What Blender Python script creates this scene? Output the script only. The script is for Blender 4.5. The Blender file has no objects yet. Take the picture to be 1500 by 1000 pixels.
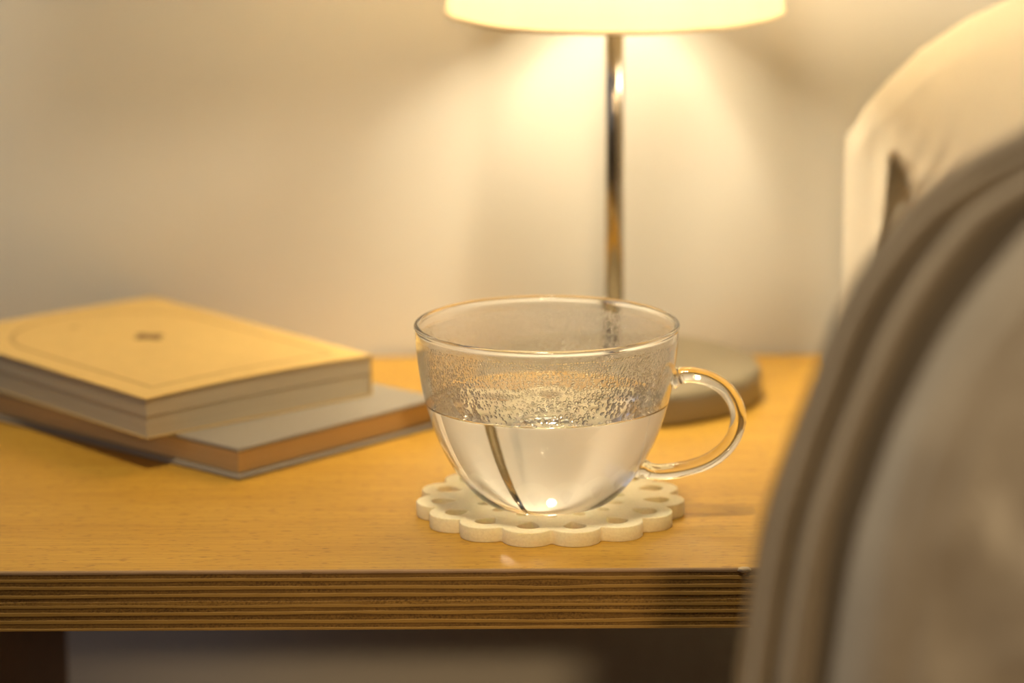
import bpy, bmesh, math, random
from mathutils import Vector, Matrix, noise

random.seed(7)
scene = bpy.context.scene
COL = scene.collection
R = math.radians

# ------------------------------------------------------------------ camera
cam_d = bpy.data.cameras.new('camera')
cam = bpy.data.objects.new('camera', cam_d); COL.objects.link(cam)
cam.location = (-.0138, -1.374, .3817)
cam.matrix_world = (Matrix.Translation(cam.location) @ Matrix.Rotation(R(90 - 12.69), 4, 'X')
                    @ Matrix.Rotation(R(-0.3), 4, 'Z'))
cam_d.sensor_width = 36; cam_d.lens = 124.8
cam_d.clip_start = .05; cam_d.clip_end = 30
cam_d.dof.use_dof = True; cam_d.dof.focus_distance = 1.372; cam_d.dof.aperture_fstop = 4.9
scene.camera = cam

# ------------------------------------------------------------------ light and exposure
world = bpy.data.worlds.new('world'); scene.world = world; world.use_nodes = True
world.node_tree.nodes['Background'].inputs[0].default_value = (.62, .58, .56, 1)
world.node_tree.nodes['Background'].inputs[1].default_value = .015

def area(name, loc, target, size, power, col):
    d = bpy.data.lights.new(name, 'AREA'); d.energy = power; d.shape = 'DISK'; d.size = size; d.color = col
    o = bpy.data.objects.new(name, d); COL.objects.link(o); o.location = loc
    o.rotation_euler = (Vector(target) - Vector(loc)).to_track_quat('-Z', 'Y').to_euler()
    return o
area('assumed_far_right_light', (1.64, -.79, .62), (-.1, .29, .08), .36, 19, (1, .84, .60))  # assumed warm source across the bed, unseen; lights the wall and blanket
area('overhead_fill_light', (-.10, -.48, 1.72), (0, .05, 0), .20, 14, (1, .83, .56))  # unseen overhead fill, added to brighten the tabletop, books and coaster
area('assumed_cool_left_light', (-2.0, -.75, .75), (0, .1, .1), 1.1, 2.3, (.55, .72, 1))  # assumed cool light from the left, unseen; no window is built
sp = bpy.data.lights.new('assumed_front_spot_light', 'SPOT'); sp.energy = 44; sp.color = (1, .70, .38)  # assumed warm spot behind the camera, unseen; added to light the table's front edge
sp.spot_size = R(13); sp.spot_blend = 1; sp.shadow_soft_size = .05
spo = bpy.data.objects.new('assumed_front_spot_light', sp); COL.objects.link(spo); spo.location = (.16, -2.3, .76)
spo.rotation_euler = (Vector((.03, 0, -.01)) - spo.location).to_track_quat('-Z', 'Y').to_euler()

scene.view_settings.view_transform = 'Standard'
scene.view_settings.look = 'None'
scene.view_settings.exposure = .58
scene.view_settings.gamma = 1
scene.view_settings.use_curve_mapping = False
cy = scene.cycles
cy.max_bounces = 20; cy.transmission_bounces = 18; cy.diffuse_bounces = 5; cy.glossy_bounces = 8
cy.caustics_reflective = True; cy.caustics_refractive = True; cy.blur_glossy = .4
cy.sample_clamp_indirect = 60
cy.use_denoising = True

# ------------------------------------------------------------------ material helpers
class NT:
    def __init__(s, name):
        s.m = bpy.data.materials.new(name); s.m.use_nodes = True
        s.t = s.m.node_tree; s.t.nodes.clear()
        s.out = s.n('ShaderNodeOutputMaterial')
    def n(s, typ, **kw):
        nd = s.t.nodes.new(typ)
        for k, v in kw.items():
            if k.startswith('_'): setattr(nd, k[1:], v)
        return nd
    def l(s, a, b): s.t.links.new(a, b)
    def coords(s, scale=(1, 1, 1), rot=(0, 0, 0)):
        tc = s.n('ShaderNodeTexCoord'); mp = s.n('ShaderNodeMapping')
        mp.inputs['Scale'].default_value = scale; mp.inputs['Rotation'].default_value = rot
        s.l(tc.outputs['Object'], mp.inputs[0]); return mp.outputs[0]
    def noise(s, vec, scale, detail=3, rough=.55, dist=0):
        nd = s.n('ShaderNodeTexNoise'); nd.inputs['Scale'].default_value = scale
        nd.inputs['Detail'].default_value = detail; nd.inputs['Roughness'].default_value = rough
        nd.inputs['Distortion'].default_value = dist
        s.l(vec, nd.inputs['Vector']); return nd.outputs['Fac']
    def ramp(s, fac, stops):
        r = s.n('ShaderNodeValToRGB'); e = r.color_ramp.elements
        while len(e) < len(stops): e.new(.5)
        for i, (p, c) in enumerate(stops):
            e[i].position = p; e[i].color = (*c, 1) if len(c) == 3 else c
        s.l(fac, r.inputs[0]); return r.outputs[0]
    def mix(s, a, b, fac, mode='MIX'):
        m = s.n('ShaderNodeMix'); m.data_type = 'RGBA'; m.blend_type = mode
        for inp, v in ((m.inputs[0], fac), (m.inputs[6], a), (m.inputs[7], b)):
            if hasattr(v, 'links'): s.l(v, inp)
            elif isinstance(v, (int, float)): inp.default_value = v
            else: inp.default_value = (*v, 1)
        return m.outputs[2]
    def bump(s, h, strength, dist):
        b = s.n('ShaderNodeBump'); b.inputs['Strength'].default_value = strength
        b.inputs['Distance'].default_value = dist; s.l(h, b.inputs['Height']); return b.outputs[0]
    def principled(s, col, rough=.5, metal=0, normal=None, spec=.5, sheen=0):
        p = s.n('ShaderNodeBsdfPrincipled')
        for k, v in (('Base Color', col), ('Roughness', rough)):
            if hasattr(v, 'links'): s.l(v, p.inputs[k])
            elif isinstance(v, (int, float)): p.inputs[k].default_value = v
            else: p.inputs[k].default_value = (*v, 1)
        p.inputs['Metallic'].default_value = metal
        p.inputs['Specular IOR Level'].default_value = spec
        p.inputs['Sheen Weight'].default_value = sheen
        p.inputs['Sheen Roughness'].default_value = .6
        if normal is not None: s.l(normal, p.inputs['Normal'])
        s.l(p.outputs[0], s.out.inputs[0]); return p

def m_wall():
    t = NT('wall_paint'); c = t.coords()
    n = t.noise(c, 3, 4); n2 = t.noise(c, 260, 3)
    col = t.ramp(n, [(.3, (.632, .612, .560)), (.7, (.656, .636, .585))])
    t.principled(col, .75, normal=t.bump(n2, .12, .0006), spec=.25); return t.m

def m_floor():
    t = NT('floor_wood'); c = t.coords((1, 14, 1))
    n = t.noise(c, 3, 5)
    t.principled(t.ramp(n, [(.3, (.20, .12, .06)), (.7, (.30, .18, .09))]), .5); return t.m

def m_oak():
    t = NT('oiled_veneer')
    broad = t.noise(t.coords((2.2, 14, 8)), 3.2, 4, .55, .4)
    streak = t.noise(t.coords((9, 190, 60)), 2.2, 4, .6)
    pores = t.noise(t.coords((70, 300, 300)), 2.4, 2, .5)
    col = t.ramp(broad, [(.25, (.456, .252, .030)), (.55, (.512, .296, .040)), (.8, (.544, .320, .050))])
    col = t.mix(col, t.ramp(streak, [(.3, (.76, .69, .58)), (.62, (1.06, 1.04, 1.0))]), .7, 'MULTIPLY')
    pr = t.ramp(pores, [(.30, (.45, .36, .24)), (.41, (1, 1, 1))])
    col = t.mix(col, pr, .75, 'MULTIPLY')
    h = t.mix(streak, pores, .5)
    t.principled(col, .42, normal=t.bump(h, .12, .0004), spec=.45); return t.m

def m_ply(name, a, b, speck):
    t = NT(name)
    n = t.noise(t.coords((10, 5, 60)), 6, 4, .6)
    col = t.ramp(n, [(.3, a), (.7, b)])
    if speck:
        sp = t.noise(t.coords((650, 650, 900)), 1.6, 3, .65)
        patch = t.noise(t.coords((14, 8, 140)), 2.0, 2)
        col = t.mix(col, t.ramp(sp, [(.36, (.35, .30, .24)), (.55, (1, 1, 1)), (.72, (1.35, 1.35, 1.3))]),
                    t.ramp(patch, [(.35, (.15, .15, .15)), (.62, (.85, .85, .85))]), 'MULTIPLY')
    fib = t.noise(t.coords((60, 60, 1500)), 2, 3)
    t.principled(col, .6, normal=t.bump(fib, .3, .0002), spec=.3); return t.m

def m_glass(name, ior, rough=0.0):
    t = NT(name); g = t.n('ShaderNodeBsdfGlass'); g.distribution = 'MULTI_GGX'
    g.inputs['IOR'].default_value = ior; g.inputs['Roughness'].default_value = rough
    g.inputs['Color'].default_value = (1, 1, 1, 1)
    t.l(g.outputs[0], t.out.inputs[0]); return t.m

def m_fogged():
    # inner wall of the glass above the water: a film of fine condensation
    t = NT('fogged_glass'); c = t.coords()
    g = t.n('ShaderNodeBsdfGlass'); g.inputs['IOR'].default_value = 1.5
    rg = t.noise(c, 160, 3)
    t.l(t.ramp(rg, [(.3, (.0, .0, .0)), (.7, (.04, .04, .04))]), g.inputs['Roughness'])
    d = t.n('ShaderNodeBsdfTranslucent'); d.inputs[0].default_value = (.93, .93, .92, 1)
    d2 = t.n('ShaderNodeBsdfDiffuse'); d2.inputs[0].default_value = (.93, .93, .92, 1)
    a = t.n('ShaderNodeMixShader'); a.inputs[0].default_value = .5
    t.l(d.outputs[0], a.inputs[1]); t.l(d2.outputs[0], a.inputs[2])
    m = t.n('ShaderNodeMixShader'); m.inputs[0].default_value = .20
    t.l(g.outputs[0], m.inputs[1]); t.l(a.outputs[0], m.inputs[2])
    t.l(m.outputs[0], t.out.inputs[0]); return t.m

def m_drop():
    t = NT('water_drop'); g = t.n('ShaderNodeBsdfGlass'); g.inputs['IOR'].default_value = 1.333; g.inputs['Roughness'].default_value = .03
    d = t.n('ShaderNodeBsdfTranslucent'); d.inputs[0].default_value = (.95, .95, .94, 1)
    d2 = t.n('ShaderNodeBsdfDiffuse'); d2.inputs[0].default_value = (.95, .95, .94, 1)
    a = t.n('ShaderNodeMixShader'); a.inputs[0].default_value = .5
    t.l(d.outputs[0], a.inputs[1]); t.l(d2.outputs[0], a.inputs[2])
    m = t.n('ShaderNodeMixShader'); m.inputs[0].default_value = .07
    t.l(g.outputs[0], m.inputs[1]); t.l(a.outputs[0], m.inputs[2])
    t.l(m.outputs[0], t.out.inputs[0]); return t.m

def m_felt():
    t = NT('cream_felt'); c = t.coords()
    n = t.noise(c, 900, 4, .7); n2 = t.noise(c, 60, 3)
    col = t.mix(t.ramp(n2, [(.3, (.92, .81, .52)), (.7, (.96, .87, .60))]),
                t.ramp(n, [(.3, (.86, .84, .80)), (.6, (1, 1, 1))]), .7, 'MULTIPLY')
    p = t.principled(col, .95, normal=t.bump(n, .35, .0006), spec=.1, sheen=.3)
    p.inputs['Subsurface Weight'].default_value = .25; p.inputs['Subsurface Radius'].default_value = (.004, .003, .002)
    p.inputs['Subsurface Scale'].default_value = 1
    return t.m

def m_cloth(name, a, b, weave=900, sheen=.25, big=25, bstr=.35):
    t = NT(name); c = t.coords()
    n = t.noise(c, big, 4, .6); f = t.noise(c, weave, 3, .6)
    col = t.ramp(n, [(.3, a), (.7, b)])
    t.principled(col, .95, normal=t.bump(f, bstr, .0008), spec=.1, sheen=sheen); return t.m

def m_metal(name, col, rough):
    t = NT(name); n = t.noise(t.coords((1, 1, 1)), 300, 2)
    t.principled(col, t.ramp(n, [(.3, (rough * .85,) * 3), (.7, (rough * 1.15,) * 3)]), 1); return t.m

def m_satin():
    t = NT('satin_paint'); n = t.noise(t.coords(), 500, 2)
    t.principled((.27, .225, .145), .38, .35, normal=t.bump(n, .05, .0002), spec=.4); return t.m

def m_shade():
    t = NT('shade_fabric'); c = t.coords()
    n = t.noise(c, 420, 3); n2 = t.noise(t.coords((1, 1, .12)), 34, 3)
    col = t.ramp(n2, [(.3, (.64, .515, .325)), (.7, (.68, .55, .36))])
    d = t.n('ShaderNodeBsdfDiffuse'); tr = t.n('ShaderNodeBsdfTranslucent')
    t.l(col, d.inputs[0]); t.l(col, tr.inputs[0])
    b = t.bump(n, .3, .0004); t.l(b, d.inputs['Normal'])
    m = t.n('ShaderNodeMixShader'); m.inputs[0].default_value = .9
    t.l(d.outputs[0], m.inputs[1]); t.l(tr.outputs[0], m.inputs[2])
    t.l(m.outputs[0], t.out.inputs[0]); return t.m

def m_emit(name, col, s):
    t = NT(name); e = t.n('ShaderNodeEmission'); e.inputs[0].default_value = (*col, 1)
    e.inputs[1].default_value = s; t.l(e.outputs[0], t.out.inputs[0]); return t.m

def m_plain(name, col, rough=.6, grain=300, amp=.06, spec=.4):
    t = NT(name); n = t.noise(t.coords(), grain, 3)
    lo = tuple(v * (1 - amp) for v in col); hi = tuple(v * (1 + amp) for v in col)
    t.principled(t.ramp(n, [(.3, lo), (.7, hi)]), rough, spec=spec); return t.m

def m_pages(name, a, b):
    t = NT(name)
    f = t.noise(t.coords((6, 6, 2600)), 1.5, 3, .6); g = t.noise(t.coords((3, 3, 160)), 2, 3)
    col = t.mix(t.ramp(g, [(.3, a), (.7, b)]), t.ramp(f, [(.3, (.82, .80, .77)), (.6, (1, 1, 1))]), .6, 'MULTIPLY')
    t.principled(col, .9, normal=t.bump(f, .3, .0003), spec=.15); return t.m

M = dict(
    wall=m_wall(), floor=m_floor(), oak=m_oak(),
    ply_light=m_ply('ply_long_grain', (.360, .202, .044), (.425, .245, .057), False),
    ply_dark=m_ply('ply_end_grain', (.195, .100, .020), (.262, .138, .029), True),
    ply_mid=m_ply('ply_core', (.304, .160, .032), (.352, .196, .042), True),
    veneer_edge=m_ply('veneer_edge', (.336, .208, .104), (.400, .256, .144), False),
    dark_wood=m_ply('side_panel_wood', (.208, .100, .036), (.264, .132, .048), False),
    glass=m_glass('clear_glass', 1.5), fog=m_fogged(),
    water_top=m_glass('water_surface', 1.333), water_side=m_glass('water_against_glass', 1.333 / 1.5),
    drop=m_drop(),
    felt=m_felt(), blanket=m_cloth('grey_blanket', (.296, .248, .188), (.368, .312, .240), 700, .35, 40, .6),
    pillow=m_cloth('cream_pillowcase', (.640, .592, .496), (.672, .624, .528), 1500, .15, 20, .35),
    chrome=m_metal('chrome', (.44, .39, .31), .16), satin=m_satin(), shade=m_shade(),
    hem=m_plain('shade_hem', (.72, .58, .36), .8), bulb=m_emit('bulb_glow', (1, .78, .46), 14),
    kraft=m_plain('kraft_cover', (.640, .448, .160), .55, 120, .04), print=m_plain('brown_print', (.448, .296, .120), .7),
    emblem=m_plain('dark_brown_print', (.208, .124, .048), .7),
    paper=m_pages('page_block', (.480, .424, .320), (.536, .480, .368)),
    paper2=m_pages('tan_page_block', (.60, .42, .205), (.66, .47, .245)),
    greycover=m_plain('grey_cloth_cover', (.255, .225, .185), .5, 500, .07),
    white=m_plain('white_ceramic', (.8, .78, .72), .4),
    bedding=m_cloth('mattress_ticking', (.62, .58, .5), (.66, .62, .54)),
    chip=m_plain('bare_wood', (.62, .50, .34), .8),
)

# ------------------------------------------------------------------ object helpers
def tag(o, label=None, cat=None, group=None, kind=None):
    for k, v in (('label', label), ('category', cat), ('group', group), ('kind', kind)):
        if v: o[k] = v
    return o

def empty(name, loc, rz=0):
    o = bpy.data.objects.new(name, None); COL.objects.link(o)
    o.location = loc; o.rotation_euler = (0, 0, rz); o.empty_display_size = .02
    return o

def link(name, me, mats, parent=None, smooth=False):
    if not isinstance(mats, (list, tuple)): mats = [mats]
    for m in mats: me.materials.append(m)
    if smooth: me.polygons.foreach_set('use_smooth', [True] * len(me.polygons))
    o = bpy.data.objects.new(name, me); COL.objects.link(o)
    if parent: o.parent = parent
    return o

def from_bm(name, bm, mats, parent=None, smooth=False):
    me = bpy.data.meshes.new(name); bm.to_mesh(me); bm.free()
    return link(name, me, mats, parent, smooth)

def pydata(name, v, f, mats, parent=None, smooth=False, mi=None):
    me = bpy.data.meshes.new(name); me.from_pydata(v, [], f); me.update()
    if mi: me.polygons.foreach_set('material_index', mi)
    return link(name, me, mats, parent, smooth)

def box_bm(x0, x1, y0, y1, z0, z1, bev=0, seg=2):
    bm = bmesh.new(); bmesh.ops.create_cube(bm, size=1)
    for v in bm.verts:
        v.co = Vector(((x0 + x1) / 2 + v.co.x * (x1 - x0), (y0 + y1) / 2 + v.co.y * (y1 - y0), (z0 + z1) / 2 + v.co.z * (z1 - z0)))
    if bev: bmesh.ops.bevel(bm, geom=bm.edges[:], offset=bev, segments=seg, affect='EDGES', profile=.5)
    return bm

def catmull(pts, n):
    out = []; P = [Vector(p) for p in pts]; k = len(P) - 1
    for i in range(n + 1):
        t = i / n * k; a = min(int(t), k - 1); u = t - a
        p0 = P[a - 1] if a > 0 else 2 * P[0] - P[1]
        p3 = P[a + 2] if a + 2 <= k else 2 * P[k] - P[k - 1]
        p1, p2 = P[a], P[a + 1]
        out.append(.5 * ((2 * p1) + (p2 - p0) * u + (2 * p0 - 5 * p1 + 4 * p2 - p3) * u * u + (3 * p1 - p0 - 3 * p2 + p3) * u ** 3))
    return out

def lathe(prof, seg=128):
    """profile of (r, z); first / last radius 0 closes to a pole. Normals to the outside of the profile's travel."""
    v = []; rows = []
    for r, z in prof:
        if r < 1e-7: rows.append([len(v)]); v.append((0, 0, z))
        else:
            rows.append(list(range(len(v), len(v) + seg)))
            for j in range(seg):
                a = 2 * math.pi * j / seg; v.append((r * math.cos(a), r * math.sin(a), z))
    f = []; strip = []
    for i in range(len(rows) - 1):
        A, B = rows[i], rows[i + 1]
        for j in range(seg):
            k = (j + 1) % seg
            if len(A) == 1: f.append((A[0], B[k], B[j]))
            elif len(B) == 1: f.append((A[j], A[k], B[0]))
            else: f.append((A[j], A[k], B[k], B[j]))
            strip.append(i)
    return v, f, strip

def tube(path, radii, seg=20, caps=True):
    v = []; f = []
    n = len(path); up = Vector((0, 1, 0))
    for i, p in enumerate(path):
        t = (path[min(i + 1, n - 1)] - path[max(i - 1, 0)]).normalized()
        a = up - t * up.dot(t); a.normalize(); b = t.cross(a)
        r = radii[i]; ra, rb = r if isinstance(r, tuple) else (r, r)
        for j in range(seg):
            w = 2 * math.pi * j / seg
            v.append(tuple(p + a * math.cos(w) * ra + b * math.sin(w) * rb))
    for i in range(n - 1):
        for j in range(seg):
            k = (j + 1) % seg
            f.append((i * seg + j, i * seg + k, (i + 1) * seg + k, (i + 1) * seg + j))
    if caps: f.append(tuple(range(seg - 1, -1, -1))); f.append(tuple((n - 1) * seg + j for j in range(seg)))
    return v, f

# ------------------------------------------------------------------ the room
TOP_F, TOP_B = -.0735, .2895          # front and back of the nightstand top
FLOOR = -.47
tag(from_bm('wall_back', box_bm(-2.3, 2.2, .2925, .40, FLOOR, 2.0), M['wall']), kind='structure')
tag(from_bm('floor', box_bm(-2.3, 2.2, -2.6, .40, FLOOR - .05, FLOOR), M['floor']), kind='structure')
tag(from_bm('baseboard_back', box_bm(-2.3, 2.2, .281, .2925, FLOOR, FLOOR + .07, .003), M['white']), kind='structure')
tag(from_bm('bed_base', box_bm(.165, 1.15, -1.75, .27, FLOOR, -.16, .02, 3), M['bedding']), kind='structure')

# ------------------------------------------------------------------ nightstand
NX0, NX1 = -.272, .1365
stand = tag(empty('nightstand', (0, 0, FLOOR)), 'wooden nightstand with thick plywood top standing against the wall', 'nightstand')
def sub(name, bm, m, par, smooth=False):
    o = from_bm(name, bm, m, par, smooth); return o
# layers from the top down: (thickness in mm, kind)
plies = [(1.35, 'veneer_edge'), (1.75, 'ply_dark'), (1.35, 'ply_light'), (1.8, 'ply_dark'), (1.4, 'ply_light'), (1.55, 'ply_dark'),
         (1.4, 'ply_light'), (1.6, 'ply_dark'), (1.45, 'ply_mid'), (1.1, 'ply_light'), (1.65, 'ply_dark'), (1.35, 'ply_light'),
         (1.8, 'ply_dark'), (1.5, 'ply_light'), (1.6, 'ply_dark'), (1.1, 'ply_light')]
tot = sum(p[0] for p in plies); zb = [0.0]
for p in plies: zb.append(zb[-1] - p[0] * .0238 / tot)
NXS = 140
def wav(i, x):
    """height of joint i at x: sheets of veneer are never quite straight"""
    z = zb[i]
    if i in (0, len(plies)): return z
    z += .00022 * noise.noise(Vector((x * 22, i * 3.7, 0))) + .00012 * noise.noise(Vector((x * 70, i * 9.1, 2)))
    for cx, w, lo, amp in ((.0005, .012, 3, .00055), (.006, .026, 12, .0006), (-.13, .02, 8, .0003), (-.2, .03, 5, .0004), (-.075, .02, 12, .00035)):
        d = math.exp(-((x - cx) / w) ** 2)
        if i == lo: z += amp * d
        elif i == lo + 1: z -= amp * d
        elif i == lo + 2: z -= amp * .55 * d
        elif i == lo - 1: z += amp * .55 * d
    return z
top_part = None
for i, (th, kind) in enumerate(plies):
    v = []; f = []; mi = []
    rec = {'ply_dark': .00018, 'ply_mid': .0001}.get(kind, 0) + (.0001 * random.random())
    bev = .0008 if i == 0 else .00012
    for k in range(NXS + 1):
        x = NX0 + (NX1 - NX0) * k / NXS
        a, b = wav(i, x), wav(i + 1, x); yf = TOP_F + rec
        if i == 0:
            ring = [(x, TOP_B, a), (x, yf + bev, a), (x, yf + bev * .35, a - bev * .22), (x, yf, a - bev * .8), (x, yf, b), (x, TOP_B, b)]
        else:
            ring = [(x, TOP_B, a), (x, yf + bev, a), (x, yf, a - bev), (x, yf, b + bev), (x, yf + bev, b), (x, TOP_B, b)]
        v += ring
    for k in range(NXS):
        for j in range(6):
            j2 = (j + 1) % 6
            f.append((k * 6 + j, k * 6 + j2, (k + 1) * 6 + j2, (k + 1) * 6 + j))
            mi.append(1 if (i == 0 and j == 0) else 0)
    f.append((5, 4, 3, 2, 1, 0)); f.append(tuple(NXS * 6 + j for j in range(6))); mi += [0, 0]
    mats = [M[kind], M['oak']] if i == 0 else [M[kind]]
    o = pydata('tabletop' if i == 0 else 'ply', v, f, mats, stand if i == 0 else top_part, mi=mi if i == 0 else None)
    if i == 0: top_part = o; o.location.z = -FLOOR; o['label'] = 'warm yellow wood veneer top'
# small damages of the edge
bm = bmesh.new(); bmesh.ops.create_icosphere(bm, subdivisions=3, radius=1)
for v in bm.verts:
    v.co = Vector((v.co.x * .0026, v.co.y * .0011, v.co.z * .0011)) * (1 + .25 * noise.noise(v.co * 2.3))
    v.co += Vector((.0742, TOP_F + .0003, -.0007))
sub('splinter', bm, M['chip'], top_part, True)
bm = bmesh.new(); bmesh.ops.create_icosphere(bm, subdivisions=2, radius=1)
for v in bm.verts: v.co = Vector((v.co.x * .0022 - .0925, v.co.y * .0004 + TOP_F + .0001, v.co.z * .00055 - .0011))
sub('edge_knot', bm, M['emblem'], top_part, True)
for x0, x1 in ((NX0 + .004, -.2205), (.105, NX1 - .002)):
    o = sub('side_panel', box_bm(x0, x1, -.03, .20, 0, -FLOOR - .0238, .0015), M['dark_wood'], stand)

# ------------------------------------------------------------------ table lamp
LX, LY = .0330, .2105
lamp = tag(empty('table_lamp', (LX, LY, 0)), 'small lit table lamp with cream fabric shade and slim metal stem', 'lamp')
br, bh = .0672, .0150
prof = [(0, 0), (br - .002, 0), (br - .0005, .0006), (br, .002), (br, bh - .0042)]
for k in range(1, 7):
    a = k / 6 * math.pi / 2; prof.append((br - .004 + .004 * math.cos(a), bh - .004 + .004 * math.sin(a)))
prof += [(.03, bh + .0003), (.0085, bh + .0005), (0, bh + .0005)]
v, f, _ = lathe(prof, 96); pydata('base', v, f, M['satin'], lamp, True)
v, f, _ = lathe([(0, bh), (.0072, bh), (.0072, bh + .003), (.0060, bh + .0045), (.0043, bh + .005), (0, bh + .005)], 40)
pydata('collar', v, f, M['chrome'], lamp, True)
v, f, _ = lathe([(0, bh + .004), (.0042, bh + .004), (.0041, .100), (.0040, .238), (0, .238)], 40)
pydata('stem', v, f, M['chrome'], lamp, True)
v, f, _ = lathe([(0, .236), (.013, .236), (.0135, .238), (.0135, .254), (.012, .257), (0, .257)], 40)
pydata('bulb_socket', v, f, M['white'], lamp, True)
bp = [(0, .255), (.009, .256), (.010, .262)] + [(.020 * math.sin(a), .282 - .020 * math.cos(a)) for a in [R(35 + k * 14.5) for k in range(11)]]
bp[-1] = (0, bp[-1][1])
v, f, _ = lathe(bp, 32); pydata('bulb', v, f, M['bulb'], lamp, True)
SZ0, SZ1 = .1765, .350
def shade_r(u, a): return .0755 - .010 * u + .0003 * math.sin(5 * a + 1) * (1 - u)
def shade_mesh(z0, z1, off, th, rows, seg=160):
    v = []; f = []
    for side in (0, 1):
        for i in range(rows + 1):
            u = i / rows
            for j in range(seg):
                a = 2 * math.pi * j / seg; z = z0 + (z1 - z0) * u
                z += .00045 * noise.noise(Vector((math.cos(a) * 3, math.sin(a) * 3, 5))) * (1 - u)
                r = shade_r((z - SZ0) / (SZ1 - SZ0), a) + off - side * th
                if u == 0: r -= .0002
                v.append((r * math.cos(a), r * math.sin(a), z))
    n = (rows + 1) * seg
    for i in range(rows):
        for j in range(seg):
            k = (j + 1) % seg
            f.append((i * seg + j, i * seg + k, (i + 1) * seg + k, (i + 1) * seg + j))
            f.append((n + i * seg + k, n + i * seg + j, n + (i + 1) * seg + j, n + (i + 1) * seg + k))
    for j in range(seg):
        k = (j + 1) % seg
        f.append((j, n + j, n + k, k)); b = rows * seg
        f.append((b + j, b + k, n + b + k, n + b + j))
    return v, f
# the shade itself is one layer of cloth, its hem a folded strip
v = []; f = []; seg = 160; rows = 24
for i in range(rows + 1):
    u = i / rows
    for j in range(seg):
        a = 2 * math.pi * j / seg; z = SZ0 + (SZ1 - SZ0) * u
        z += .00045 * noise.noise(Vector((math.cos(a) * 3, math.sin(a) * 3, 5))) * (1 - u)
        r = shade_r(u, a); v.append((r * math.cos(a), r * math.sin(a), z))
for i in range(rows):
    for j in range(seg):
        k = (j + 1) % seg; f.append((i * seg + j, i * seg + k, (i + 1) * seg + k, (i + 1) * seg + j))
shade = pydata('lamp_shade', v, f, M['shade'], lamp, True)
ring = [Vector((shade_r(0, 2 * math.pi * j / 160) * math.cos(2 * math.pi * j / 160), shade_r(0, 2 * math.pi * j / 160) * math.sin(2 * math.pi * j / 160),
        SZ0 + .00045 * noise.noise(Vector((math.cos(2 * math.pi * j / 160) * 3, math.sin(2 * math.pi * j / 160) * 3, 5))))) for j in range(160)]
def ring_tube(ring, r, seg=8):
    v = []; f = []; n = len(ring)
    for i, p in enumerate(ring):
        out = Vector((p.x, p.y, 0)).normalized()
        for j in range(seg):
            w = 2 * math.pi * j / seg; v.append(tuple(p + out * math.cos(w) * r + Vector((0, 0, 1)) * math.sin(w) * r))
    for i in range(n):
        i2 = (i + 1) % n
        for j in range(seg):
            k = (j + 1) % seg; f.append((i * seg + j, i * seg + k, i2 * seg + k, i2 * seg + j))
    return v, f
v, f = ring_tube(ring, .0009); pydata('hem', v, f, M['hem'], shade, True)
for k in range(3):
    a = R(30 + 120 * k)
    v, f = tube([Vector((.012 * math.cos(a), .012 * math.sin(a), .246)), Vector((.045 * math.cos(a), .045 * math.sin(a), .248)),
                 Vector((shade_r(.42, a) * math.cos(a), shade_r(.42, a) * math.sin(a), .250))], [.0009] * 3, 8)
    pydata('spoke', v, f, M['chrome'], shade, True)
pl = bpy.data.lights.new('bulb_light', 'POINT'); pl.energy = 4.0; pl.color = (1, .84, .56); pl.shadow_soft_size = .042
plo = bpy.data.objects.new('bulb_light', pl); COL.objects.link(plo); plo.parent = lamp; plo.location = (0, 0, .285)

# ------------------------------------------------------------------ books
def place_uv(o, corner, ang, z):
    o.location = (*corner, z); o.rotation_euler = (0, 0, ang)

# hardcover underneath: local x along the short edge to the right, local y along the long edge to the back left
B1T = .0140
book1 = tag(empty('hardcover_book', (0, 0, 0)), 'grey hardcover book with tan pages lying under the paperback', 'book')
place_uv(book1, (-.1284, .0597), R(47.5), 0)
W1, L1 = .1215, .178
bt = .0021
def board(z0, z1, name):
    bm = box_bm(-.0005, W1, -.0010, L1, z0, z1, .0008, 3)
    return from_bm(name, bm, M['greycover'], book1, True)
board(0, bt, 'back_cover'); board(B1T - bt, B1T, 'front_cover')
# spine on the far short... the spine closes the far long side
bm = box_bm(W1 - .0022, W1 + .0004, .0, L1 - .0005, bt * .5, B1T - bt * .5, .0008, 3); from_bm('spine', bm, M['greycover'], book1, True)
bm = box_bm(.0022, W1 - .0025, .0020, L1 - .0035, bt, B1T - bt, .0003, 1); from_bm('page_block', bm, M['paper2'], book1)

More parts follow.
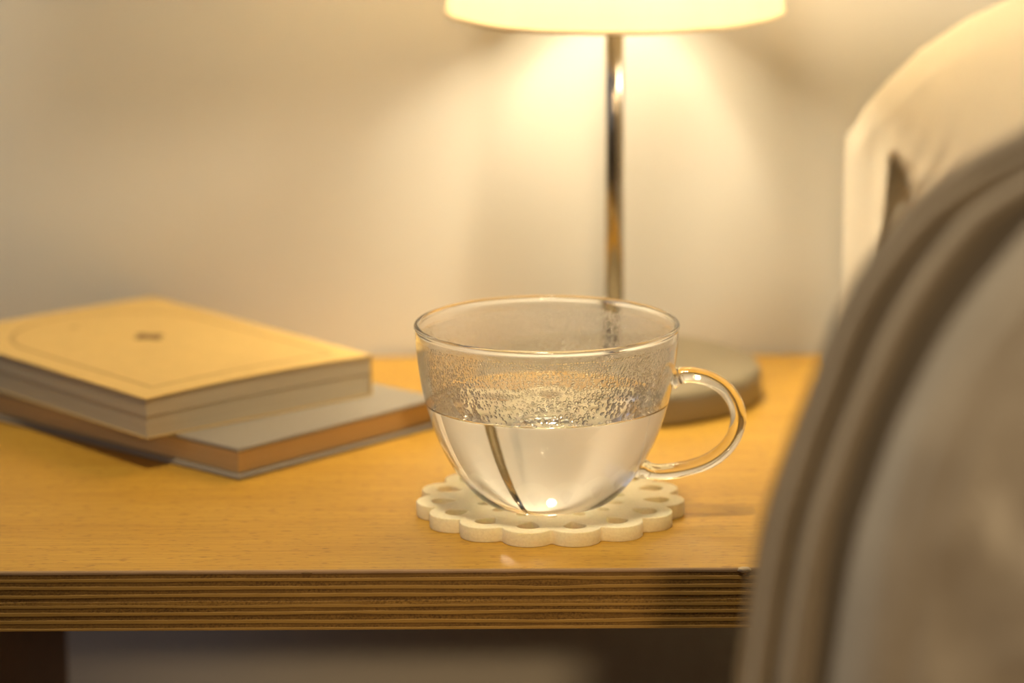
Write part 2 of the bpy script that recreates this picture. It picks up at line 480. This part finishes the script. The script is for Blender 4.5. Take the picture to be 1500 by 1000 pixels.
# thick paperback on top, its cover a little warped
book2 = tag(empty('paperback_book', (0, 0, 0)), 'thick cream paperback with printed arch outline on top of the hardcover', 'book')
place_uv(book2, (-.1677, .0745), R(40.2), B1T + .0002)
W2, L2, T2 = .1205, .1685, .0176
def warp(x, y):
    """how far the free corner of the paperback rises at local x, y"""
    u = x / W2; w = 1 - y / L2
    return (.0012 * math.sin(math.pi * min(1, u * 1.0)) + .0005 * u) * (.35 + .65 * w)
def sheet(z0, z1, x0, x1, y0, y1, name, mat, nx=22, ny=16, amt0=0., amt1=1., jit=0.):
    v = []; f = []
    for s in (0, 1):
        for i in range(nx + 1):
            for j in range(ny + 1):
                x = x0 + (x1 - x0) * i / nx; y = y0 + (y1 - y0) * j / ny
                v.append((x, y, (z1 + warp(x, y) * amt1) if s else (z0 + warp(x, y) * amt0)))
    n = (nx + 1) * (ny + 1); g = lambda s, i, j: s * n + i * (ny + 1) + j
    for i in range(nx):
        for j in range(ny):
            f.append((g(1, i, j), g(1, i + 1, j), g(1, i + 1, j + 1), g(1, i, j + 1)))
            f.append((g(0, i, j), g(0, i, j + 1), g(0, i + 1, j + 1), g(0, i + 1, j)))
    for i in range(nx):
        f.append((g(0, i, 0), g(0, i + 1, 0), g(1, i + 1, 0), g(1, i, 0)))
        f.append((g(0, i + 1, ny), g(0, i, ny), g(1, i, ny), g(1, i + 1, ny)))
    for j in range(ny):
        f.append((g(0, 0, j + 1), g(0, 0, j), g(1, 0, j), g(1, 0, j + 1)))
        f.append((g(0, nx, j), g(0, nx, j + 1), g(1, nx, j + 1), g(1, nx, j)))
    return pydata(name, v, f, mat, book2)
sheet(0, .0004, 0, W2, 0, L2, 'back_cover', M['kraft'], amt0=0, amt1=0)
sheet(.0004, .0094, .0006, W2 - .0008, .0005, L2 - .0005, 'page_block', M['paper'], amt0=0, amt1=.55)
sheet(.00955, T2 - .0004, .0003, W2 - .0008, .0002, L2 - .0005, 'page_block', M['paper'], amt0=.6, amt1=1)
cover2 = sheet(T2 - .00038, T2, -.0003, W2, -.0004, L2, 'front_cover', M['kraft'], amt0=1, amt1=1)
sheet(.0002, T2 - .0002, W2 - .0007, W2, 0, L2, 'spine', M['kraft'], nx=2, amt0=0, amt1=1)
def ribbon(path, w, name, mat, closed=True):
    v = []; f = []; n = len(path)
    for i, p in enumerate(path):
        a = path[(i - 1) % n]; b = path[(i + 1) % n]
        t = (Vector(b) - Vector(a)).normalized(); nn = Vector((-t.y, t.x))
        for s in (-1, 1):
            q = Vector(p) + nn * s * w / 2
            v.append((q.x, q.y, T2 + warp(q.x, q.y) + .00008))
    for i in range(n):
        k = (i + 1) % n; f.append((2 * i, 2 * i + 1, 2 * k + 1, 2 * k))
    o = pydata(name, v, f, mat, cover2); return o
ins = .0125; bx0, bx1, by0, by1 = ins, W2 - ins, .0135, L2 - .013
path = []
def seg_pts(a, b, n):
    return [tuple(Vector(a).lerp(Vector(b), i / n)) for i in range(n)]
rad = (bx1 - bx0) / 2; acy = by1 - rad * .92
path += seg_pts((bx0, by0), (bx1, by0), 24) + seg_pts((bx1, by0), (bx1, acy), 24)
path += [((bx0 + bx1) / 2 + rad * math.cos(a), acy + rad * .92 * math.sin(a)) for a in [math.pi * k / 40 for k in range(40)]]
path += seg_pts((bx0, acy), (bx0, by0), 24)
ribbon(path, .0022, 'printed_outline', M['print'])
def flat_poly(pts, name, mat):
    v = [(x, y, T2 + warp(x, y) + .00009) for x, y in pts]; c = Vector((sum(p[0] for p in pts) / len(pts), sum(p[1] for p in pts) / len(pts)))
    v.append((c.x, c.y, T2 + warp(c.x, c.y) + .00009)); n = len(pts)
    pydata(name, v, [(i, (i + 1) % n, n) for i in range(n)], mat, cover2)
em = []
for k in range(72):
    a = 2 * math.pi * k / 72; r = .0042 + .0034 * abs(math.cos(2 * a)) ** 1.3
    em.append((.0665 + r * math.cos(a), .094 + r * 1.15 * math.sin(a)))
flat_poly(em, 'printed_emblem', M['emblem'])
flat_poly([(.0525 + .0022 * math.cos(a), .134 + .0022 * math.sin(a)) for a in [2 * math.pi * k / 20 for k in range(20)]], 'printed_mark', M['print'])

# ------------------------------------------------------------------ felt coaster (15 looped petals)
CX, CY, CT = .0013, .0088, .0060
def spline(cu, pts):
    s = cu.splines.new('POLY'); s.points.add(len(pts) - 1); s.use_cyclic_u = True
    for p, q in zip(s.points, pts): p.co = (q[0], q[1], 0, 1)
cu = bpy.data.curves.new('coaster_outline', 'CURVE'); cu.dimensions = '2D'; cu.fill_mode = 'BOTH'
NP = 15; d = 2 * math.pi / NP; a0 = -math.pi / 2 + d / 2; RC = .0437; PR = .0104
out = []
for i in range(NP):
    ca = a0 + d * i; half = None
    c = Vector((RC * math.cos(ca), RC * math.sin(ca)))
    # sweep of the circle that lies within this petal's sector
    best = []
    for k in range(61):
        w = ca - math.pi * .75 + math.pi * 1.5 * k / 60
        p = c + PR * Vector((math.cos(w), math.sin(w)))
        da = (math.atan2(p.y, p.x) - ca + math.pi) % (2 * math.pi) - math.pi
        if abs(da) < d / 2 - .006 and p.length > RC * .98: best.append((p.x, p.y))
    out += best
spline(cu, out)
for i in range(NP):
    ca = a0 + d * i; c = RC + .0002
    pts = []
    for k in range(36):
        w = 2 * math.pi * k / 36
        # teardrop: round towards the rim, pointed towards the middle
        rx = .0040 * math.cos(w); ry = .0044 * math.sin(w)
        if rx < 0: rx *= 1.55; ry *= (1 + rx / .0062 * .55)
        pts.append(((c + rx) * math.cos(ca) - ry * math.sin(ca), (c + rx) * math.sin(ca) + ry * math.cos(ca)))
    spline(cu, pts)
for i in range(NP):
    ca = a0 + d * (i + .5); c = .0275
    pts = []
    for k in range(24):
        w = 2 * math.pi * k / 24; rx = .0030 * math.cos(w); ry = .0024 * math.sin(w)
        pts.append(((c + rx) * math.cos(ca) - ry * math.sin(ca), (c + rx) * math.sin(ca) + ry * math.cos(ca)))
    spline(cu, pts)
cu.extrude = CT / 2 - .00045; cu.bevel_depth = .00045; cu.bevel_resolution = 2; cu.offset = -.00045
tmp = bpy.data.objects.new('coaster_tmp', cu); COL.objects.link(tmp)
dg = bpy.context.evaluated_depsgraph_get()
me = bpy.data.meshes.new_from_object(tmp.evaluated_get(dg))
bpy.data.objects.remove(tmp); me.name = 'coaster'
me.materials.clear()
coaster = link('coaster', me, M['felt'])
coaster.location = (CX, CY, CT / 2)
tag(coaster, 'cream felt coaster with looped petal edge under the glass cup', 'coaster')

# ------------------------------------------------------------------ glass cup
cup = tag(empty('glass_teacup', (0, 0, CT)), 'clear glass teacup with curved handle, misted inside above the water', 'cup')
ctrl = [(.0178, 0), (.0225, .0009), (.0275, .0036), (.0332, .0095), (.0390, .0178), (.0440, .0282), (.0474, .0382),
        (.0496, .0470), (.0512, .0570), (.0521, .0660), (.0524, .0722)]
outer = [(p.x, p.y) for p in catmull([(r, z, 0) for r, z in ctrl], 60)]
def offset(prof, th):
    res = []
    for i, (r, z) in enumerate(prof):
        a = Vector(prof[max(i - 1, 0)]); b = Vector(prof[min(i + 1, len(prof) - 1)])
        t = (b - a).normalized(); n = Vector((-t.y, t.x))      # to the axis side
        res.append((r + n.x * th, z + n.y * th))
    return res
TH = .0016
inner = [p for p in offset(outer, TH) if p[1] > .0032]
base_z = .0032
inner = [(0, base_z), (.010, base_z), (.0165, base_z + .0001)] + [p for p in inner if p[0] > .0205]
WZ = .0432
def inner_r(z):
    for a, b in zip(inner, inner[1:]):
        if a[1] <= z <= b[1] and b[1] > a[1]: return a[0] + (b[0] - a[0]) * (z - a[1]) / (b[1] - a[1])
    return inner[-1][0]
wet = [p for p in inner if p[1] < WZ - .0003] + [(inner_r(WZ), WZ)]
dry = [(inner_r(WZ), WZ)] + [p for p in inner if p[1] > WZ + .0003]
rz = .0722; ro = outer[-1][0]; ri = dry[-1][0]
rim = []
rc = ((ro + ri) / 2, dry[-1][1] + .0006)
for k in range(1, 12):
    a = -.5 + (math.pi + 1.0) * k / 12
    rim.append((rc[0] + .00118 * math.cos(a), rc[1] + .00118 * math.sin(a)))
full = [(0, .0006), (.012, .0006), (.0150, .0), (.0165, 0)] + outer + rim + dry[::-1]
v, f, strip = lathe(full, 160)
i_dry = 4 + len(outer) + len(rim)
fog_top = .0690
mi = [1 if (s >= i_dry - 1 and full[s][1] < fog_top) else 0 for s in strip]
pydata('bowl', v, f, [M['glass'], M['fog']], cup, True, mi)
# handle: one curved rod with flared joints
hp = [(.0496, .0519), (.0545, .0531), (.0590, .0530), (.0648, .0514), (.0709, .0474), (.0751, .0410), (.0761, .0345), (.0742, .0276),
      (.0698, .0217), (.0632, .0172), (.0545, .0144), (.0460, .0132), (.0405, .0137), (.0365, .0152)]
path = catmull([(x, 0, z) for x, z in hp], 90)
rad = []
for i in range(91):
    u = i / 90; r = .0034
    r += .0016 * math.exp(-(u / .035) ** 2) + .0013 * math.exp(-((1 - u) / .06) ** 2)
    rad.append((r * 1.12, r * .92))
v, f = tube(path, rad, 28)
h = pydata('handle', v, f, M['glass'], cup, True)
h.rotation_euler = (0, 0, R(-3)); h['label'] = 'curved clear glass handle'
# condensation: thousands of small drops on the inner wall above the water
def dry_r(z):
    for a, b in zip(dry, dry[1:]):
        if a[1] <= z <= b[1]: return a[0] + (b[0] - a[0]) * (z - a[1]) / (b[1] - a[1])
    return dry[-1][0]
dv = []; df = []
def drop(th, z, rad, hgt, sx=1., sy=1.):
    r = dry_r(z); dr = (dry_r(z + .0008) - dry_r(z - .0008)) / .0016
    c = Vector((r * math.cos(th), r * math.sin(th), z))
    up = Vector((dr * math.cos(th), dr * math.sin(th), 1)).normalized()
    tg = Vector((-math.sin(th), math.cos(th), 0)); nn = tg.cross(up) * -1        # towards the axis
    if nn.dot(c) > 0: nn = -nn
    b = len(dv); n = 8; ph = random.random() * 6
    wob = [1 + .16 * math.sin(2 * 2 * math.pi * j / n + ph) for j in range(n)]
    for ring_r, ring_h in ((1, -.12), (.80, .50), (.42, .88)):
        for j in range(n):
            w = 2 * math.pi * j / n
            dv.append(tuple(c + (tg * math.cos(w) * sx + up * math.sin(w) * sy) * rad * ring_r * wob[j] + nn * hgt * ring_h))
    dv.append(tuple(c + nn * hgt))
    flip = tg.cross(up).dot(nn) < 0
    for i in range(2):
        for j in range(n):
            k = (j + 1) % n
            q = (b + i * n + j, b + i * n + k, b + (i + 1) * n + k, b + (i + 1) * n + j)
            df.append(q[::-1] if flip else q)
    for j in range(n):
        q = (b + 2 * n + j, b + 2 * n + (j + 1) % n, b + 3 * n); df.append(q[::-1] if flip else q)
z = WZ + .0009
while z < .0688:
    hfrac = (z - WZ) / (.0688 - WZ)
    base = .00050 * (1 - hfrac) ** 2.2 + .00042
    n = int(2 * math.pi * dry_r(z) / (base * 2.5))
    for k in range(n):
        th = 2 * math.pi * (k + random.uniform(-.35, .35)) / n
        big = 1 + .9 * max(0, noise.noise(Vector((math.cos(th) * 2.6, math.sin(th) * 2.6, z * 90))))
        right = math.exp(-(((th - R(300) + math.pi) % (2 * math.pi) - math.pi) / .45) ** 2)
        rr = base * random.uniform(.55, 1.1) * big * (1 + .35 * right)
        if random.random() < .10: continue
        drop(th, min(z + random.uniform(-.35, .35) * base * 2, .0688), rr, rr * random.uniform(.30, .48), 1, random.uniform(.9, 1.25))
    z += base * 2.15
cond = pydata('condensation', dv, df, M['drop'], cup, True)
cond['kind'] = 'stuff'; cond['label'] = 'fine water droplets misting the inner wall'

# water: its skin against the glass and its open surface
surf = [(inner_r(WZ) - .0004, WZ - .00022), (inner_r(WZ) - .0010, WZ - .00042), (inner_r(WZ) - .0022, WZ - .00058), (.034, WZ - .0006), (.018, WZ - .0006), (0, WZ - .0006)]
wp = wet + surf
v, f, strip = lathe(wp, 160)
mi = [1 if s >= len(wet) - 1 else 0 for s in strip]
water = pydata('water', v, f, [M['water_side'], M['water_top']], None, True, mi)
water.location = (0, 0, CT)
tag(water, 'clear hot water filling the lower half of the glass cup', 'water')

# ------------------------------------------------------------------ pillow leaning by the wall
out_l = [(.1391, .0), (.1391, .0317), (.1397, .0512), (.1402, .0833), (.1410, .1057), (.1429, .1192), (.1485, .1302), (.1570, .1414), (.1711, .1574),
         (.1905, .1729), (.2123, .1854), (.2390, .1965), (.2651, .2030), (.34, .208), (.45, .2085), (.56, .2), (.62, .188), (.648, .165), (.655, .12), (.655, .06), (.65, 0)]
def top_z(x):
    pts = out_l[5:-3]
    for a, b in zip(pts, pts[1:]):
        if a[0] <= x <= b[0]: return a[1] + (b[1] - a[1]) * (x - a[0]) / (b[0] - a[0])
    return pts[0][1] if x < pts[0][0] else pts[-1][1]
def sm(a, b, x):
    t = max(0, min(1, (x - a) / (b - a))); return t * t * (3 - 2 * t)
def pillow_mesh():
    nx, nz = 210, 140
    v = []; f = []
    PZ0 = -.155; X0 = .1395
    xs = [X0 + (.655 - X0) * (i / nx) ** 1.9 for i in range(nx + 1)]
    def zt(x):
        if x < .1429: return .1120 + (.1192 - .1120) * math.sqrt(max(0, (x - X0) / .0034))
        return top_z(x)
    for s in (0, 1):
        for i, x in enumerate(xs):
            zz = zt(x)
            yb = .235 - .55 * (min(x, .26) - .138)
            for j in range(nz + 1):
                b = 1 - (1 - j / nz) ** 1.35
                z = PZ0 + (zz - PZ0) * b
                dl = x - X0; dt = max(0, zz - z); dr = .655 - x; db = z - PZ0
                e = min(1, max(0, dl - .012) / .12); et = min(1, dt / .15); er = min(1, dr / .1); eb = min(1, (db + .02) / .08)
                full = (1 - (1 - e) ** 2.0) ** .75 * (1 - (1 - et) ** 2.0) ** .70 * (1 - (1 - er) ** 2.2) ** .6 * (1 - (1 - eb) ** 2) ** .6
                band = .008 * math.sqrt(max(0, min(1, dl / .010))) * math.sqrt(min(1, dt / .012 + .02))
                bul = band + .085 * full
                if s == 0:
                    # folds fanning out of the corner crease
                    pc = (x - .172) * .88 - (z - .098) * .47 + .05 * (z - .098) ** 2 / .02
                    wr = math.sin(pc * 2 * math.pi / .0075 + 1.5 * noise.noise(Vector((x * 40, z * 25, 1)))) * .0016 * math.exp(-((x - .180) / .018) ** 2 - ((z - .096) / .026) ** 2)
                    # the gap where the case folds in behind its hem
                    hgt = min(.05, max(0, .113 - z))
                    xa = .1578 - .06 * hgt; xb = .1592 + .42 * hgt
                    gap = sm(xa - .0008, xa + .0012, x) * (1 - sm(xb - .0010, xb + .0045, x)) * sm(.0, .012, hgt) * sm(.02, .06, z)
                    y = yb - bul - wr + .023 * gap
                    y -= .0035 * sm(xa - .008, xa - .001, x) * (1 - sm(xa - .001, xa + .001, x)) * sm(.0, .02, hgt)
                    y += .0009 * noise.noise(Vector((x * 38, z * 22, 3))) + .0004 * noise.noise(Vector((x * 120, z * 60, 7)))
                else: y = min(yb + .35 * bul, .287)
                v.append((x, y, z))
    n = (nx + 1) * (nz + 1); g = lambda s, i, j: s * n + i * (nz + 1) + j
    for i in range(nx):
        for j in range(nz):
            f.append((g(0, i, j), g(0, i + 1, j), g(0, i + 1, j + 1), g(0, i, j + 1)))
            f.append((g(1, i, j), g(1, i, j + 1), g(1, i + 1, j + 1), g(1, i + 1, j)))
    for i in range(nx):
        f.append((g(0, i, nz), g(0, i + 1, nz), g(1, i + 1, nz), g(1, i, nz)))
        f.append((g(0, i + 1, 0), g(0, i, 0), g(1, i, 0), g(1, i + 1, 0)))
    for j in range(nz):
        f.append((g(0, 0, j), g(0, 0, j + 1), g(1, 0, j + 1), g(1, 0, j)))
        f.append((g(0, nx, j + 1), g(0, nx, j), g(1, nx, j), g(1, nx, j + 1)))
    return v, f
v, f = pillow_mesh()
pillow = pydata('pillow', v, f, M['pillow'], None, True)
tag(pillow, 'cream pillow standing upright on the bed behind the grey blanket', 'pillow')

# ------------------------------------------------------------------ blanket heaped over the side of the bed
bc = [(.054, -.15), (.0515, -.06), (.0515, 0), (.0522, .030), (.0530, .0529), (.0540, .0676), (.0559, .0843), (.0593, .1009), (.0635, .1153), (.0683, .1317), (.0731, .1469),
      (.0778, .1601), (.0845, .1731), (.0922, .1841), (.1017, .1950), (.1133, .2034), (.1229, .2087), (.1325, .2136), (.1518, .2205), (.1807, .2265),
      (.23, .231), (.32, .23), (.45, .222), (.62, .205)]
dp = [(.16, .015), (.135, -.05), (.108, -.12), (.062, -.23), (.022, -.32), (.003, -.355), (0, -.366), (.0006, -.3760), (.0018, -.3815), (.0034, -.3800), (.0050, -.3720), (.0065, -.3650),
      (.0082, -.3690), (.0102, -.3820), (.0125, -.3880), (.0150, -.3850), (.0175, -.3740), (.0200, -.3660), (.0225, -.3680), (.0250, -.3800), (.0278, -.3960), (.0310, -.4060),
      (.0370, -.4120), (.0520, -.4180), (.0800, -.4230), (.1300, -.4300), (.20, -.435), (.30, -.44), (.45, -.445)]
S = catmull([(x, z, 0) for x, z in bc], 150); D = catmull([(t, y, 0) for t, y in dp], 300)
v = []; f = []
for i, s in enumerate(S):
    for j, q in enumerate(D):
        z = s.y; y = q.y; x = s.x + q.x * ((.95 + .30 * sm(.13, .19, z)) if (y < -.36 and q.x < .06) else 1.0)
        z -= max(0, q.x - .03) * .5 * sm(.12, .22, s.y) * (1 if y < -.36 else 0)       # the heap slopes down towards the camera
        fr = sm(.035, .07, q.x) if y < -.36 else 0
        n1 = noise.noise(Vector((x * 34, z * 34, y * 12))); n2 = noise.noise(Vector((x * 85 + 3, z * 60, 4)))
        y -= fr * (.0044 * n1 + .0015 * n2)
        # the long folds waver a little
        if y < -.36: y += .0016 * noise.noise(Vector((q.x * 260, z * 20, 9))) * (1 - fr)
        x += .0014 * noise.noise(Vector((z * 24, y * 9, 5)))
        if x > .15: z = max(z, -.14)
        v.append((x + .0012, y, z))
m = len(D)
for i in range(len(S) - 1):
    for j in range(m - 1):
        f.append((i * m + j, (i * m + j + 1), ((i + 1) * m + j + 1), ((i + 1) * m + j)))
blanket = pydata('blanket', v, f, M['blanket'], None, True)
sol = blanket.modifiers.new('thickness', 'SOLIDIFY'); sol.thickness = .006; sol.offset = -1
tag(blanket, 'thick grey blanket heaped in soft folds over the side of the bed', 'blanket')
